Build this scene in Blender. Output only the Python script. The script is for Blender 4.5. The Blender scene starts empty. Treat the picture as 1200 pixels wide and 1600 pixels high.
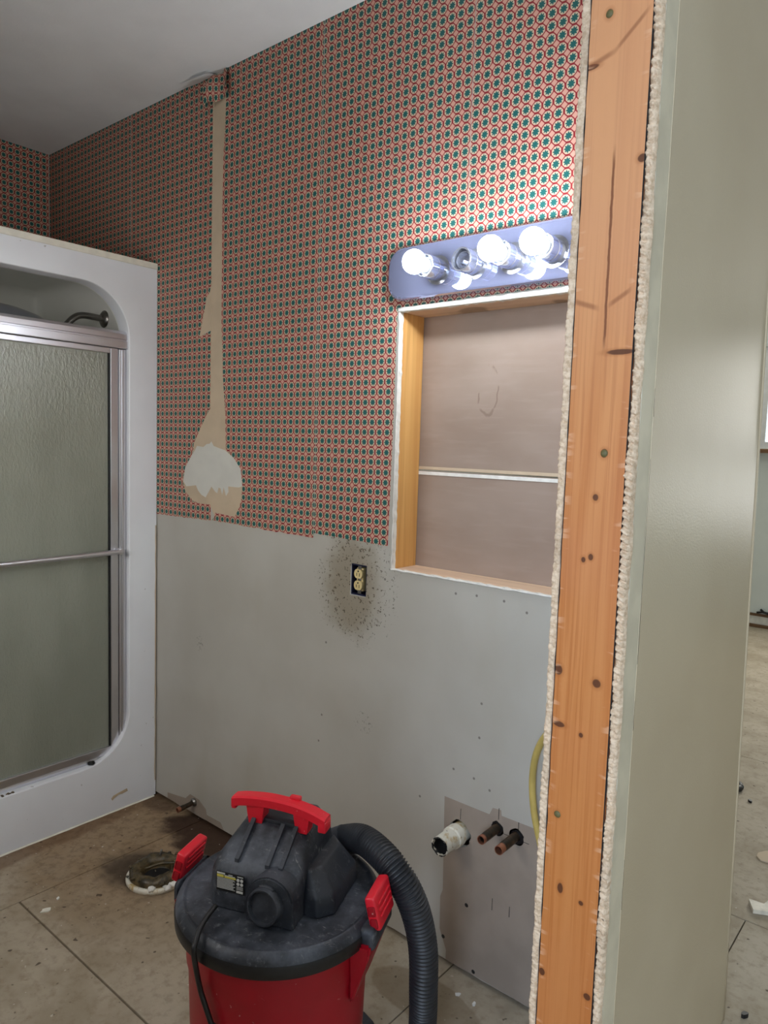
import bpy, bmesh, math, random
from mathutils import Vector, Matrix, noise
random.seed(7)
S = bpy.context.scene
COL = S.collection
PI = math.pi
# ------------------------------------------------------------------ camera
cd = bpy.data.cameras.new('camera'); cam = bpy.data.objects.new('camera', cd); COL.objects.link(cam)
cd.sensor_fit = 'HORIZONTAL'; cd.sensor_width = 36; cd.lens = 1133.06 / 1200 * 36; cd.clip_start = .02
yaw, pitch, roll = math.radians(-39.778), math.radians(-5.207), math.radians(1.832)
fw = Vector((math.sin(yaw)*math.cos(pitch), math.cos(yaw)*math.cos(pitch), math.sin(pitch)))
rt = Vector((math.cos(yaw), -math.sin(yaw), 0)); up = rt.cross(fw)
r2 = math.cos(roll)*rt + math.sin(roll)*up; u2 = -math.sin(roll)*rt + math.cos(roll)*up
M = Matrix((r2, u2, -fw)).transposed().to_4x4(); M.translation = Vector((2.2608, -1.4553, 1.3067))
cam.matrix_world = M
S.camera = cam
# ------------------------------------------------------------------ world, lights, exposure
wd = bpy.data.worlds.new('sky'); S.world = wd; wd.use_nodes = True
bg = wd.node_tree.nodes['Background']; bg.inputs[0].default_value = (.80, .90, 1, 1); bg.inputs[1].default_value = 2.2
S.view_settings.view_transform = 'Standard'; S.view_settings.look = 'None'
S.view_settings.exposure = 0.0; S.view_settings.gamma = 1; S.view_settings.use_curve_mapping = False
def area(name, loc, target, sx, sy, power, color):
    l = bpy.data.lights.new(name, 'AREA'); l.shape = 'RECTANGLE'; l.size = sx; l.size_y = sy
    l.energy = power; l.color = color
    o = bpy.data.objects.new(name, l); COL.objects.link(o); o.location = loc
    o.rotation_euler = (Vector(target) - Vector(loc)).to_track_quat('-Z', 'Z').to_euler()
    return o
BULB = 128.0
area('hall_window_daylight', (2.62, -3.17, 1.55), (2.62, 0, 1.45), 1.0, 1.2, 70, (.63, .78, 1))
area('far_window_daylight', (1.7, 4.60, 1.78), (1.7, 0, 1.4), 1.5, .7, 40, (1, .97, .88))
area('far_low_window_daylight', (3.05, 4.60, 1.05), (3.05, 0, .9), .5, .55, 5.5, (1, .98, .92))
area('bath_fill_light', (.75, -1.58, 1.47), (.40, 0, .55), .8, .7, 6.6, (1, .96, .92)).data.spread = math.radians(150)  # soft fill added to raise the bathroom's ambient light

# ------------------------------------------------------------------ material helpers
class E:
    """tiny expression wrapper over math nodes"""
    nt = None
    def __init__(s, v): s.v = v
    @staticmethod
    def op(o, *a):
        n = E.nt.nodes.new('ShaderNodeMath'); n.operation = o
        for i, x in enumerate(a):
            x = x.v if isinstance(x, E) else x
            if isinstance(x, (int, float)): n.inputs[i].default_value = x
            else: E.nt.links.new(x, n.inputs[i])
        return E(n.outputs[0])
    def __add__(s, o): return E.op('ADD', s, o)
    __radd__ = __add__
    def __sub__(s, o): return E.op('SUBTRACT', s, o)
    def __rsub__(s, o): return E.op('SUBTRACT', o, s)
    def __mul__(s, o): return E.op('MULTIPLY', s, o)
    __rmul__ = __mul__
    def __truediv__(s, o): return E.op('DIVIDE', s, o)
    def lt(s, o): return E.op('LESS_THAN', s, o)
    def gt(s, o): return E.op('GREATER_THAN', s, o)
    def fract(s): return E.op('FRACT', s)
    def abs(s): return E.op('ABSOLUTE', s)
    def max(s, o): return E.op('MAXIMUM', s, o)
    def min(s, o): return E.op('MINIMUM', s, o)
    def sqrt(s): return E.op('SQRT', s)
    def sat(s):
        r = E.op('ADD', s, 0); r.v.node.use_clamp = True; return r
def ramp(x, a, b):
    """smooth 0..1 as x goes a..b"""
    n = E.nt.nodes.new('ShaderNodeMapRange'); n.interpolation_type = 'SMOOTHSTEP'
    E.nt.links.new(x.v, n.inputs[0]); n.inputs[1].default_value = a; n.inputs[2].default_value = b
    if a > b:
        n.inputs[1].default_value = b; n.inputs[2].default_value = a; n.inputs[3].default_value = 1; n.inputs[4].default_value = 0
    return E(n.outputs[0])
class MB:
    """material builder"""
    def __init__(s, name, rough=.5, metal=0, spec=.5):
        s.m = bpy.data.materials.new(name); s.m.use_nodes = True; s.nt = s.m.node_tree; E.nt = s.nt
        s.b = s.nt.nodes['Principled BSDF']
        s.b.inputs['Roughness'].default_value = rough; s.b.inputs['Metallic'].default_value = metal
        s.b.inputs['Specular IOR Level'].default_value = spec
        tc = s.nt.nodes.new('ShaderNodeTexCoord'); s.co = tc.outputs['Object']
        sp = s.nt.nodes.new('ShaderNodeSeparateXYZ'); s.nt.links.new(s.co, sp.inputs[0])
        s.x, s.y, s.z = (E(sp.outputs[i]) for i in range(3))
    def noise(s, scale, detail=3, rough=.5, stretch=(1, 1, 1), dist=0, off=(0, 0, 0)):
        mp = s.nt.nodes.new('ShaderNodeMapping'); mp.inputs['Scale'].default_value = stretch; mp.inputs['Location'].default_value = off
        s.nt.links.new(s.co, mp.inputs[0])
        n = s.nt.nodes.new('ShaderNodeTexNoise'); n.inputs['Scale'].default_value = scale; n.inputs['Detail'].default_value = detail
        n.inputs['Roughness'].default_value = rough; n.inputs['Distortion'].default_value = dist
        s.nt.links.new(mp.outputs[0], n.inputs['Vector']); return E(n.outputs[0])
    def mix(s, f, a, b):
        n = s.nt.nodes.new('ShaderNodeMix'); n.data_type = 'RGBA'
        for i, v in ((0, f), (6, a), (7, b)):
            if isinstance(v, E): s.nt.links.new(v.v, n.inputs[i])
            elif isinstance(v, (tuple, list)): n.inputs[i].default_value = (*v[:3], 1)
            elif isinstance(v, (int, float)): n.inputs[i].default_value = v
            else: s.nt.links.new(v, n.inputs[i])
        return n.outputs[2]
    def color(s, c):
        if isinstance(c, tuple): s.b.inputs['Base Color'].default_value = (*c[:3], 1)
        else: s.nt.links.new(c, s.b.inputs['Base Color'])
        return s
    def rough(s, e): s.nt.links.new(e.v, s.b.inputs['Roughness']); return s
    def bump(s, h, strength=.3, dist=.002):
        n = s.nt.nodes.new('ShaderNodeBump'); n.inputs['Strength'].default_value = strength; n.inputs['Distance'].default_value = dist
        s.nt.links.new(h.v, n.inputs['Height']); s.nt.links.new(n.outputs[0], s.b.inputs['Normal']); return s
    def ell(s, u, v, cu, cv, ru, rv, wob=None, k=.5):
        a = (u - cu) / ru; b = (v - cv) / rv
        d = (a*a + b*b).sqrt()
        return d if wob is None else d + (wob - .5) * k
def plain(name, c, rough=.5, metal=0, var=.12, scale=30, bump=0, spec=.5, c2=None):
    b = MB(name, rough, metal, spec); n = b.noise(scale, 4)
    c2 = c2 or tuple(x*(1-2*var) for x in c)
    b.color(b.mix(ramp(n, .35, .65), c, c2))
    if bump: b.bump(b.noise(scale*4, 3), bump)
    return b.m
def sr(r, g, b):
    f = lambda v: (v/255/12.92) if v/255 <= .04045 else ((v/255+.055)/1.055)**2.4
    return (f(r), f(g), f(b))

# ------------------------------------------------------------------ materials
def wallpaper():
    b = MB('wallpaper_print', .55, spec=.35); P = .0261
    u = ((b.x + b.y) / P + 100.25); v = (b.z / P + .1)
    cu = u.fract() - .5; cv = v.fract() - .5                     # star cell
    r = (cu*cu + cv*cv).sqrt(); th = E.op('ARCTAN2', cv, cu)
    cs = E.op('COSINE', th * 8)
    star = r.lt(cs * .06 + .285)
    disc = r.lt(E.op('COSINE', th * 8) * -.012 + .418)
    du = cu.abs() - .5; dv = cv.abs() - .5                        # diamond at the cell corners
    dia = (du.abs() + dv.abs()).lt(.290)
    n = b.noise(700, 2)
    red = b.mix(ramp(n, .3, .7), sr(146, 36, 44), sr(130, 28, 36))
    c = b.mix(dia, red, sr(208, 156, 138))
    c = b.mix(disc, c, sr(200, 180, 154))
    c = b.mix(star, c, sr(24, 90, 88))
    b.color(c); b.bump(b.noise(900, 2), .06)
    return b.m
def painted_wall():
    b = MB('painted_drywall', .38, spec=.45)
    n = b.noise(3.2, 4); c = b.mix(ramp(n, .3, .7), sr(192, 189, 181), sr(182, 178, 169))
    # mould stain round the outlet
    w = b.noise(14, 4); sp = b.noise(115, 2, .6); sp2 = b.noise(60, 2, .6, off=(3, 1, 2))
    d = b.ell(b.x, b.z, .945, .925, .125, .17, w, .6); dsp = b.ell(b.x, b.z, .955, .93, .155, .185, w, .8)
    c = b.mix(ramp(d, 1.1, .45) * .6, c, sr(128, 112, 84))
    c = b.mix(ramp(sp, .60, .66) * ramp(dsp, 1.05, .75) * .9, c, sr(64, 54, 40))
    c = b.mix(ramp(sp2, .60, .67) * ramp(dsp, .95, .6) * .8, c, sr(84, 72, 54))
    d = b.ell(b.x, b.z, 1.0, .55, .035, .035, w, .7)
    c = b.mix(ramp(sp, .55, .66) * ramp(d, 1.1, .7) * .5, c, sr(90, 82, 70))
    d = b.ell(b.x, b.z, .255, .62, .022, .03, w, .7)
    c = b.mix(ramp(sp, .52, .62) * ramp(d, 1.1, .7) * .5, c, sr(96, 92, 86))
    # fastener heads showing through
    pts = [(1.285, .954), (1.345, .958), (1.42, .957), (1.06, .957), (1.372, .70), (1.20, .41), (1.36, .51), (1.30, .515), (1.405, .495), (.85, .745), (.84, .53), (.83, .45), (1.37, .615), (1.48, .94)]
    dm = None
    for (px, pz) in pts:
        e = b.ell(b.x, b.z, px, pz, 1, 1); dm = e if dm is None else dm.min(e)
    c = b.mix(ramp(dm, .0042, .0022) * .75, c, sr(92, 84, 78))
    # yellowed glue / water marks low down
    d = b.noise(6, 3, stretch=(1, 1, .35)); c = b.mix(ramp(d, .55, .75) * .18, c, sr(168, 160, 140))
    b.color(c); b.rough(ramp(n, .2, .8) * .12 + .34); b.bump(b.noise(260, 3), .05)
    return b.m
def grey_paint():
    b = MB('eggshell_grey_paint', .33, spec=.32); n = b.noise(2.5, 3)
    b.color(b.mix(ramp(n, .3, .7), sr(206, 190, 162), sr(198, 181, 152))); b.bump(b.noise(330, 2, .55), .3, .001)
    return b.m
def stud_wood():
    b = MB('aged_stud_wood', .55, spec=.3)
    g = b.noise(210, 3, stretch=(1, 1, .012), dist=.5); g2 = b.noise(22, 4, stretch=(1, 1, .06), dist=1.0); g3 = b.noise(4, 3)
    c = b.mix(ramp(g2, .3, .7), sr(208, 142, 86), sr(190, 120, 66))
    c = b.mix(ramp(g, .48, .66) * .5, c, sr(168, 98, 50)); c = b.mix(ramp(g3, .35, .7) * .35, c, sr(196, 128, 88))
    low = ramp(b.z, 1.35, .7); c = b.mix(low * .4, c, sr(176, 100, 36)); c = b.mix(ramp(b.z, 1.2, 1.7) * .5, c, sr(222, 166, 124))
    w = b.noise(40, 3)
    knots = [(1.841,1.306,.0055,.0065,.3),(1.812,1.901,.0055,.007,.3),(1.801,.761,.0055,.0055,.3),(1.832,1.243,.005,.006,0),(1.830,1.157,.004,.005,0),(1.819,1.152,.004,.005,0),(1.790,.983,.007,.008,0),(1.850,.975,.007,.007,0),(1.796,.900,.010,.005,0),(1.831,.893,.0035,.004,0),(1.812,.648,.005,.009,0),(1.846,.639,.004,.004,0),(1.790,.502,.005,.006,0),(1.864,.500,.006,.006,0),(1.858,1.446,.022,.004,0),(1.870,1.70,.007,.006,0),(1.789,1.838,.012,.004,0)]
    ring = None; core = None
    for (kx, kz, a, bb, _) in knots:
        e = b.ell(b.x, b.z, kx, kz, a, bb, w, .7); core = e if core is None else core.min(e)
    c = b.mix(ramp(core, 1.9, 1.0) * .3, c, sr(150, 82, 36)); c = b.mix(ramp(core, 1.05, .75) * .9, c, sr(84, 48, 30))
    # grey-green nail heads painted over
    # long pitch seam and branch streaks
    cx = (b.x - 1.831 - (w - .5) * .004 + (b.z - 1.6) * .004).abs()
    seam = ramp(cx, .0026, .0010) * ramp((b.z - 1.585).abs(), .145, .11); c = b.mix(seam * .85, c, sr(112, 62, 38))
    for (x0, z0, sl, ln) in ((1.80, 1.843, .28, .03), (1.845, 1.87, .9, .028), (1.80, 1.515, -.35, .025), (1.85, 1.52, .6, .02)):
        dd = (b.z - z0 - (b.x - x0) * sl).abs(); st = ramp(dd, .006, .001) * ramp((b.x - x0).abs(), ln, ln * .4)
        c = b.mix(st * .55, c, sr(128, 72, 44))
    # pale saw nicks along both arrises
    nk = b.noise(60, 2, stretch=(.35, 1, 1.6)); ed = ramp((b.x - 1.8285).abs(), .030, .043)
    c = b.mix(ramp(nk, .58, .66) * ed * .5, c, sr(226, 178, 140))
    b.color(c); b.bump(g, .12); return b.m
def pine(name, c1, c2, horiz=False):
    b = MB(name, .6, spec=.3); st = (.04, 1, 1) if horiz else (1, 1, .03)
    g = b.noise(70, 3, stretch=st, dist=.6); g2 = b.noise(18, 3, stretch=st, dist=1)
    c = b.mix(ramp(g2, .3, .7), c1, c2); c = b.mix(ramp(g, .5, .7) * .35, c, tuple(x*.7 for x in c2))
    k = b.noise(7, 1, off=(4.2, 3, 1)); c = b.mix(ramp(k, .70, .76) * .7, c, tuple(x*.4 for x in c2))
    b.color(c); return b.m
def plywood():
    b = MB('dirty_plywood_subfloor', .7, spec=.3)
    n = b.noise(5, 5, .6); n2 = b.noise(38, 4, .65); n3 = b.noise(120, 3); big = b.noise(1.4, 3)
    c = b.mix(ramp(n, .35, .68), sr(184, 172, 153), sr(162, 149, 128))
    c = b.mix(ramp(n2, .45, .72) * .45, c, sr(136, 120, 98)); c = b.mix(ramp(n3, .55, .75) * .3, c, sr(172, 160, 142))
    # browner old floor near the shower and the toilet
    br = ramp(b.x + (n - .5) * .5, 1.0, .35) * ramp(b.y + (n - .5) * .3, -.75, -.35) * ramp(b.y, .2, .1)
    c = b.mix(br * .75, c, b.mix(ramp(n2, .4, .7), sr(150, 122, 90), sr(118, 92, 64)))
    # soaked dark patches, and a browner oval near the wall by the vacuum
    w = b.noise(9, 4, .6)
    d = b.ell(b.x, b.y, .40, -.04, .30, .125, w, 1.4); c = b.mix(ramp(d, 1.1, .6) * .92, c, sr(54, 34, 25))
    d = b.ell(b.x, b.y, .05, -.03, .14, .06, w, 1.2); c = b.mix(ramp(d, 1.1, .5) * .6, c, sr(66, 44, 30))
    d = b.ell(b.x, b.y, .385, -.30, .155, .12, w, .9); c = b.mix(ramp(d, 1.15, .5) * .8, c, sr(46, 36, 28))
    d = b.ell(b.x, b.y, .02, -.6, .055, .62, w, 1.0); c = b.mix(ramp(d, 1.1, .7) * .5, c, sr(92, 58, 28))
    d = b.ell(b.x, b.y, 1.33, -.13, .16, .07, w, .4); c = b.mix(ramp(d, 1.0, .9) * .45, c, sr(112, 92, 66))
    sp = b.noise(46, 1, off=(7, 7, 7)); c = b.mix(ramp(sp, .70, .76) * .75, c, sr(58, 44, 32))
    sp = b.noise(70, 1, off=(2, 9, 1)); c = b.mix(ramp(sp, .74, .78) * .8, c, sr(205, 196, 182))
    b.color(c); b.bump(n2, .25, .002); return b.m
def rain_glass():
    b = MB('rain_pattern_glass', .15, spec=.8)
    n = b.noise(130, 3, .6, stretch=(1, 1, .45)); big = b.noise(4, 3, stretch=(1, 1, .4))
    b.color(b.mix(ramp(big, .35, .7), sr(196, 200, 186), sr(178, 182, 168))); b.b.inputs['Transmission Weight'].default_value = .45
    b.b.inputs['IOR'].default_value = 1.6; b.bump(n, .9, .003); return b.m
def vac_black(name, dust):
    b = MB(name, .5, spec=.45); n = b.noise(9, 5, .65); f = b.noise(70, 4, .7); sc = b.noise(26, 4, .7, stretch=(1, 2.5, 1), dist=1.5)
    c = b.mix(ramp(n, .40, .72) * dust, sr(38, 41, 48), sr(112, 117, 128)); c = b.mix(ramp(f, .56, .80) * dust * .7, c, sr(150, 152, 156))
    c = b.mix(ramp(sc, .60, .74) * dust * .75, c, sr(166, 166, 164)); b.color(c); b.rough(ramp(n, .3, .7) * .2 + .42); b.bump(b.noise(400, 2), .08, .001); return b.m
def vac_red():
    b = MB('scuffed_red_plastic', .42, spec=.45); n = b.noise(6, 4); sc = b.noise(40, 4, .7, stretch=(1, 1, .35), dist=2); sp = b.noise(110, 2)
    c = b.mix(ramp(n, .3, .7), sr(176, 8, 34), sr(154, 6, 26)); c = b.mix(ramp(sc, .64, .74) * .35, c, sr(198, 92, 98)); c = b.mix(ramp(sp, .73, .77) * .5, c, sr(222, 180, 176))
    b.color(c); return b.m
def bright_red():
    b = MB('bright_red_plastic', .36, spec=.5); sc = b.noise(120, 3, .7)
    b.color(b.mix(ramp(sc, .66, .75) * .6, sr(224, 32, 50), sr(240, 180, 176))); return b.m
def flange_muck():
    b = MB('waxy_grime', .38, spec=.5); n = b.noise(45, 4, .65); n2 = b.noise(90, 3); 
    c = b.mix(ramp(n, .35, .65), sr(50, 44, 29), sr(100, 84, 54)); c = b.mix(ramp(n2, .6, .7) * .7, c, sr(28, 24, 18)); b.color(c); b.bump(n, .5, .004); return b.m
def old_pvc():
    b = MB('stained_white_pvc', .5); n = b.noise(40, 4, .6)
    c = b.mix(ramp(n, .5, .68), sr(226, 222, 208), sr(190, 164, 110)); c = b.mix(ramp(b.noise(90, 2), .66, .74), c, sr(110, 84, 50)); b.color(c); return b.m
def copper():
    b = MB('weathered_copper_tube', .42, 1); n = b.noise(60, 4)
    old = b.mix(ramp(n, .35, .65), sr(96, 76, 60), sr(64, 58, 50)); f = ramp(b.y, -.058, -.064)
    c = b.mix(f, old, sr(180, 122, 96)); b.color(c); b.b.inputs['Metallic'].default_value = .75; return b.m
def cardboard_back():
    b = MB('brown_drywall_paper', .75, spec=.2); n = b.noise(4, 4, stretch=(1, 1, 2)); f = b.noise(70, 3, stretch=(.12, 1, 1))
    c = b.mix(ramp(n, .3, .7), sr(160, 142, 130), sr(148, 129, 116)); c = b.mix(ramp(f, .5, .7) * .15, c, sr(176, 158, 146))
    w = b.noise(30, 3)   # a looping scuff
    d = (b.ell(b.x, b.z, 1.288, 1.452, .028, .062, w, .5) - 1).abs(); c = b.mix(ramp(d, .12, .03) * ramp(b.noise(26, 2), .42, .55) * .5, c, sr(112, 92, 80))
    b.color(c); return b.m
def gyp_edge():
    b = MB('broken_gypsum_core', .9, spec=.1); n = b.noise(120, 3, .7); n2 = b.noise(12, 3)
    c = b.mix(ramp(n, .35, .7), sr(228, 204, 176), sr(196, 168, 138)); c = b.mix(ramp(n2, .5, .75) * .35, c, sr(150, 130, 108)); b.color(c); b.bump(n, .5, .003); return b.m
def ceiling_mat():
    b = MB('ceiling_paint', .85, spec=.2); n = b.noise(5, 3); f = b.noise(160, 3, .6)
    b.color(b.mix(ramp(n, .3, .7), sr(245, 246, 247), sr(238, 239, 240))); b.bump(f, .35, .004); return b.m
def brushed(name, c, rough=.22):
    b = MB(name, rough, 1); n = b.noise(30, 3, stretch=(1, .05, 1)); b.color(b.mix(ramp(n, .3, .7), c, tuple(x*.88 for x in c))); b.rough(ramp(n, .2, .8)*.12 + rough); return b.m
def acrylic():
    b = MB('white_gelcoat', .32, spec=.5); n = b.noise(4, 3); s = b.noise(55, 1, off=(5, 5, 5))
    c = b.mix(ramp(n, .3, .7), sr(240, 243, 249), sr(234, 236, 242)); c = b.mix(ramp(s, .765, .79) * .5, c, sr(150, 146, 140)); b.color(c); return b.m
def emit(name, c, s):
    m = bpy.data.materials.new(name); m.use_nodes = True; nt = m.node_tree; nt.nodes.remove(nt.nodes['Principled BSDF'])
    e = nt.nodes.new('ShaderNodeEmission'); e.inputs[0].default_value = (*c, 1); e.inputs[1].default_value = s
    nt.links.new(e.outputs[0], nt.nodes['Material Output'].inputs[0]); return m
def clear_glass():
    b = MB('window_glass', .02); n = b.noise(2, 2); b.color(b.mix(n, (.95, .98, .97), (.93, .97, .96))); b.b.inputs['Transmission Weight'].default_value = 1; return b.m
m_paper = wallpaper(); m_paint = painted_wall(); m_grey = grey_paint(); m_stud = stud_wood()
m_strip = plain('bare_skim_coat', sr(224, 212, 186), .55, var=.06, scale=14)
m_niche_wood = pine('yellow_pine', sr(228, 178, 110), sr(206, 148, 82)); m_block = pine('pale_pine', sr(226, 198, 170), sr(208, 176, 150), True)
m_ply = plywood(); m_glass = rain_glass(); m_lid = vac_black('dusty_black_plastic', .62); m_black = vac_black('black_plastic', .30); m_deep = plain('matte_black', (.008, .008, .009), .6)
m_red = vac_red(); m_bred = bright_red(); m_muck = flange_muck(); m_pvc = old_pvc(); m_copper = copper(); m_board = cardboard_back(); m_gyp = gyp_edge()
m_ceil = ceiling_mat(); m_alu = plain('satin_aluminium', sr(222, 222, 228), .34, 1, var=.02, scale=3); m_chrome = plain('mirror_chrome', sr(186, 192, 232), 0.0, .8, var=.01, scale=3); m_sock = plain('chrome_socket', sr(206, 210, 224), .12, .9, var=.02, scale=3)
m_steel = brushed('dull_nickel', sr(150, 146, 142), .3); m_gel = acrylic(); m_inner = plain('shower_interior_gelcoat', sr(246, 245, 238), .35, var=.01, scale=3)
m_cream = plain('cream_trim', sr(240, 236, 222), .5, var=.05); m_tan = plain('tan_backing_paper', sr(204, 184, 158), .8, var=.05, scale=10)
m_patch = plain('white_primer_patch', sr(214, 212, 204), .7, var=.03, scale=12); m_bare = plain('unpainted_drywall_paper', sr(164, 150, 137), .8, var=.06, scale=9, bump=.05)
m_white = plain('raw_gypsum_white', sr(236, 234, 228), .85, var=.05, scale=60, bump=.3); m_bulb = emit('lit_bulb_glass', (.86, .93, 1), BULB)
m_bulbbase = plain('white_bulb_base', sr(236, 238, 240), .4, var=.03); m_ivory = plain('ivory_plastic', sr(228, 206, 150), .4, var=.05); m_box = plain('navy_outlet_box', sr(22, 26, 62), .5)
m_cable = plain('yellow_cable_jacket', sr(208, 184, 104), .45, var=.1, scale=20); m_plate = plain('white_switch_plastic', sr(224, 216, 198), .5)
m_dark = plain('dark_void', (.01, .009, .008), .9); m_farwall = plain('far_wall_paint', sr(222, 228, 220), .6, var=.03, scale=2); m_sill = pine('brown_sill_wood', sr(132, 100, 70), sr(104, 76, 52), True)
m_wglass = clear_glass(); m_yel = plain('label_yellow', sr(214, 200, 90), .5, var=.05); m_wht = plain('label_white', sr(210, 210, 205), .5, var=.05); m_winframe = plain('window_white_vinyl', sr(230, 230, 226), .45, var=.03)
m_nail = plain('painted_nail_head', sr(112, 104, 62), .6)
m_rub = plain('black_rubber', sr(26, 26, 28), .45, var=.2, scale=60)
m_hose = plain('ribbed_hose_plastic', sr(50, 52, 57), .42, var=.15, scale=40)

# ------------------------------------------------------------------ object helpers
WM = {}
def link(o, parent=None):
    COL.objects.link(o)
    if parent is not None: o.parent = parent
def tag(o, label=None, cat=None, group=None, kind=None):
    if label: o['label'] = label
    if cat: o['category'] = cat
    if group: o['group'] = group
    if kind: o['kind'] = kind
    return o
def empty(name, loc, label, cat, group=None, rz=0):
    o = bpy.data.objects.new(name, None); COL.objects.link(o); o.empty_display_size = .05
    o.location = loc; o.rotation_euler = (0, 0, rz); WM[o.name] = Matrix.Translation(loc) @ Matrix.Rotation(rz, 4, 'Z')
    return tag(o, label, cat, group)
def obj(name, bm, mats, parent=None, smooth=False, local=False, kind=None, label=None, auto=None):
    me = bpy.data.meshes.new(name)
    if parent is not None and not local and parent.name in WM: bm.transform(WM[parent.name].inverted())
    bmesh.ops.recalc_face_normals(bm, faces=bm.faces[:])
    if smooth:
        for f in bm.faces: f.smooth = True
        if auto:
            for e in bm.edges:
                if len(e.link_faces) == 2 and e.calc_face_angle(0) > auto: e.smooth = False
    bm.to_mesh(me); bm.free()
    for m in (mats if isinstance(mats, (list, tuple)) else [mats]): me.materials.append(m)
    o = bpy.data.objects.new(name, me); link(o, parent)
    if parent is not None and parent.name in WM: WM[o.name] = WM[parent.name]
    if kind: o['kind'] = kind
    if label: o['label'] = label
    return o
def box(bm, lo, hi, bev=0, seg=2, rot=None, mi=0):
    lo, hi = Vector(lo), Vector(hi); g = bmesh.ops.create_cube(bm, size=1); vs = g['verts']
    for v in vs: v.co = Vector(((v.co.x)*(hi.x-lo.x), v.co.y*(hi.y-lo.y), v.co.z*(hi.z-lo.z)))
    if bev:
        es = list({e for v in vs for e in v.link_edges})
        r = bmesh.ops.bevel(bm, geom=es, offset=bev, segments=seg, affect='EDGES', profile=.5); vs = list({v for f in r['faces'] for v in f.verts} | {v for v in vs if v.is_valid})
    m = Matrix.Translation((lo+hi)/2) @ (rot.to_4x4() if rot else Matrix())
    for v in vs: v.co = m @ v.co
    if mi:
        for f in {f for v in vs for f in v.link_faces}: f.material_index = mi
    return vs
def bx(name, lo, hi, mat, parent=None, bev=0, **k):
    bm = bmesh.new(); box(bm, lo, hi, bev); return obj(name, bm, mat, parent, **k)
def lathe(bm, prof, seg=32, mat=None, mi=0, wob=None):
    rings = []; mat = mat or Matrix()
    for (r, z) in prof:
        if r < 1e-6: rings.append([bm.verts.new(mat @ Vector((0, 0, z)))])
        else: rings.append([bm.verts.new(mat @ Vector((r*math.cos(2*PI*i/seg), r*math.sin(2*PI*i/seg), z))) for i in range(seg)])
    for a, b in zip(rings, rings[1:]):
        for i in range(seg):
            j = (i+1) % seg
            if len(a) == 1 and len(b) == 1: continue
            if len(a) == 1: f = bm.faces.new((a[0], b[i], b[j]))
            elif len(b) == 1: f = bm.faces.new((a[i], b[0], a[j]))
            else: f = bm.faces.new((a[i], a[j], b[j], b[i]))
            f.material_index = mi
    return rings
def along(p, d, upv=(0, 0, 1)):
    """matrix whose Z runs along d, at p"""
    q = Vector(d).to_track_quat('Z', 'Y'); return Matrix.Translation(p) @ q.to_matrix().to_4x4()
def spline(pts, n):
    P = [Vector(p) for p in pts]; P = [2*P[0]-P[1]] + P + [2*P[-1]-P[-2]]; out = []
    m = len(P) - 3
    for k in range(n+1):
        t = k/n*m; i = min(int(t), m-1); t -= i; a, b, c, d = P[i:i+4]
        out.append(.5*((2*b) + (c-a)*t + (2*a-5*b+4*c-d)*t*t + (3*b-a-3*c+d)*t**3))
    return out
def tube(bm, path, rad, seg=12, cap=True, flat=None):
    path = [Vector(p) for p in path]; rings = []; t0 = (path[1]-path[0]).normalized()
    nrm = t0.orthogonal().normalized()
    for i, p in enumerate(path):
        t = (path[min(i+1, len(path)-1)] - path[max(i-1, 0)]).normalized()
        nrm = (nrm - t*nrm.dot(t)).normalized(); bn = t.cross(nrm); r = rad(i) if callable(rad) else rad
        rings.append([bm.verts.new(p + (nrm*math.cos(2*PI*k/seg) + bn*math.sin(2*PI*k/seg))*r) for k in range(seg)])
    for a, b in zip(rings, rings[1:]):
        for k in range(seg): bm.faces.new((a[k], a[(k+1) % seg], b[(k+1) % seg], b[k]))
    if cap: bm.faces.new(rings[0]); bm.faces.new(rings[-1][::-1])
def slab(bm, outer, holes, plane, v0, v1, hole_mi=0):
    """prism from a 2-D outline with holes; plane 'xz' (depth y), 'yz' (depth x), 'xy' (depth z)"""
    def P(a, b, d): return {'xz': Vector((a, d, b)), 'yz': Vector((d, a, b)), 'xy': Vector((a, b, d))}[plane]
    caps = []; loops0 = []
    for d in (v0, v1):
        es = []; loops = []
        for lp in [outer] + holes:
            vs = [bm.verts.new(P(a, b, d)) for (a, b) in lp]; loops.append(vs)
            es += [bm.edges.new((vs[i], vs[(i+1) % len(vs)])) for i in range(len(vs))]
        if holes: bmesh.ops.triangle_fill(bm, edges=es, use_beauty=True, use_dissolve=False)
        else: bm.faces.new(loops[0])
        caps.append(loops)
    for li, (a, b) in enumerate(zip(*caps)):
        for i in range(len(a)):
            f = bm.faces.new((a[i], a[(i+1) % len(a)], b[(i+1) % len(b)], b[i])); f.material_index = hole_mi if li else 0
def plate(name, outline, plane, v0, v1, mat, parent, **k):
    bm = bmesh.new(); slab(bm, outline, [], plane, v0, v1); return obj(name, bm, mat, parent, **k)
def rrect(x0, x1, z0, z1, r, n=8):
    out = []
    for (cx, cz, a0) in ((x1-r, z1-r, 0), (x0+r, z1-r, 90), (x0+r, z0+r, 180), (x1-r, z0+r, 270)):
        for i in range(n+1):
            a = math.radians(a0 + 90*i/n); out.append((cx + r*math.cos(a), cz + r*math.sin(a)))
    return out
def rough_line(a, b, step, amp, seed=0):
    """points a..b (b excluded) with a ragged offset across the run"""
    a, b = Vector(a), Vector(b); n = max(2, int((b-a).length/step)); d = (b-a).normalized(); nn = Vector((-d.y, d.x)); out = []
    for i in range(n):
        p = a + (b-a)*i/n; o = noise.noise(Vector((p.x*60+seed, p.y*60, seed)))*amp if i else 0; out.append(tuple(p + nn*o))
    return out
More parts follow.
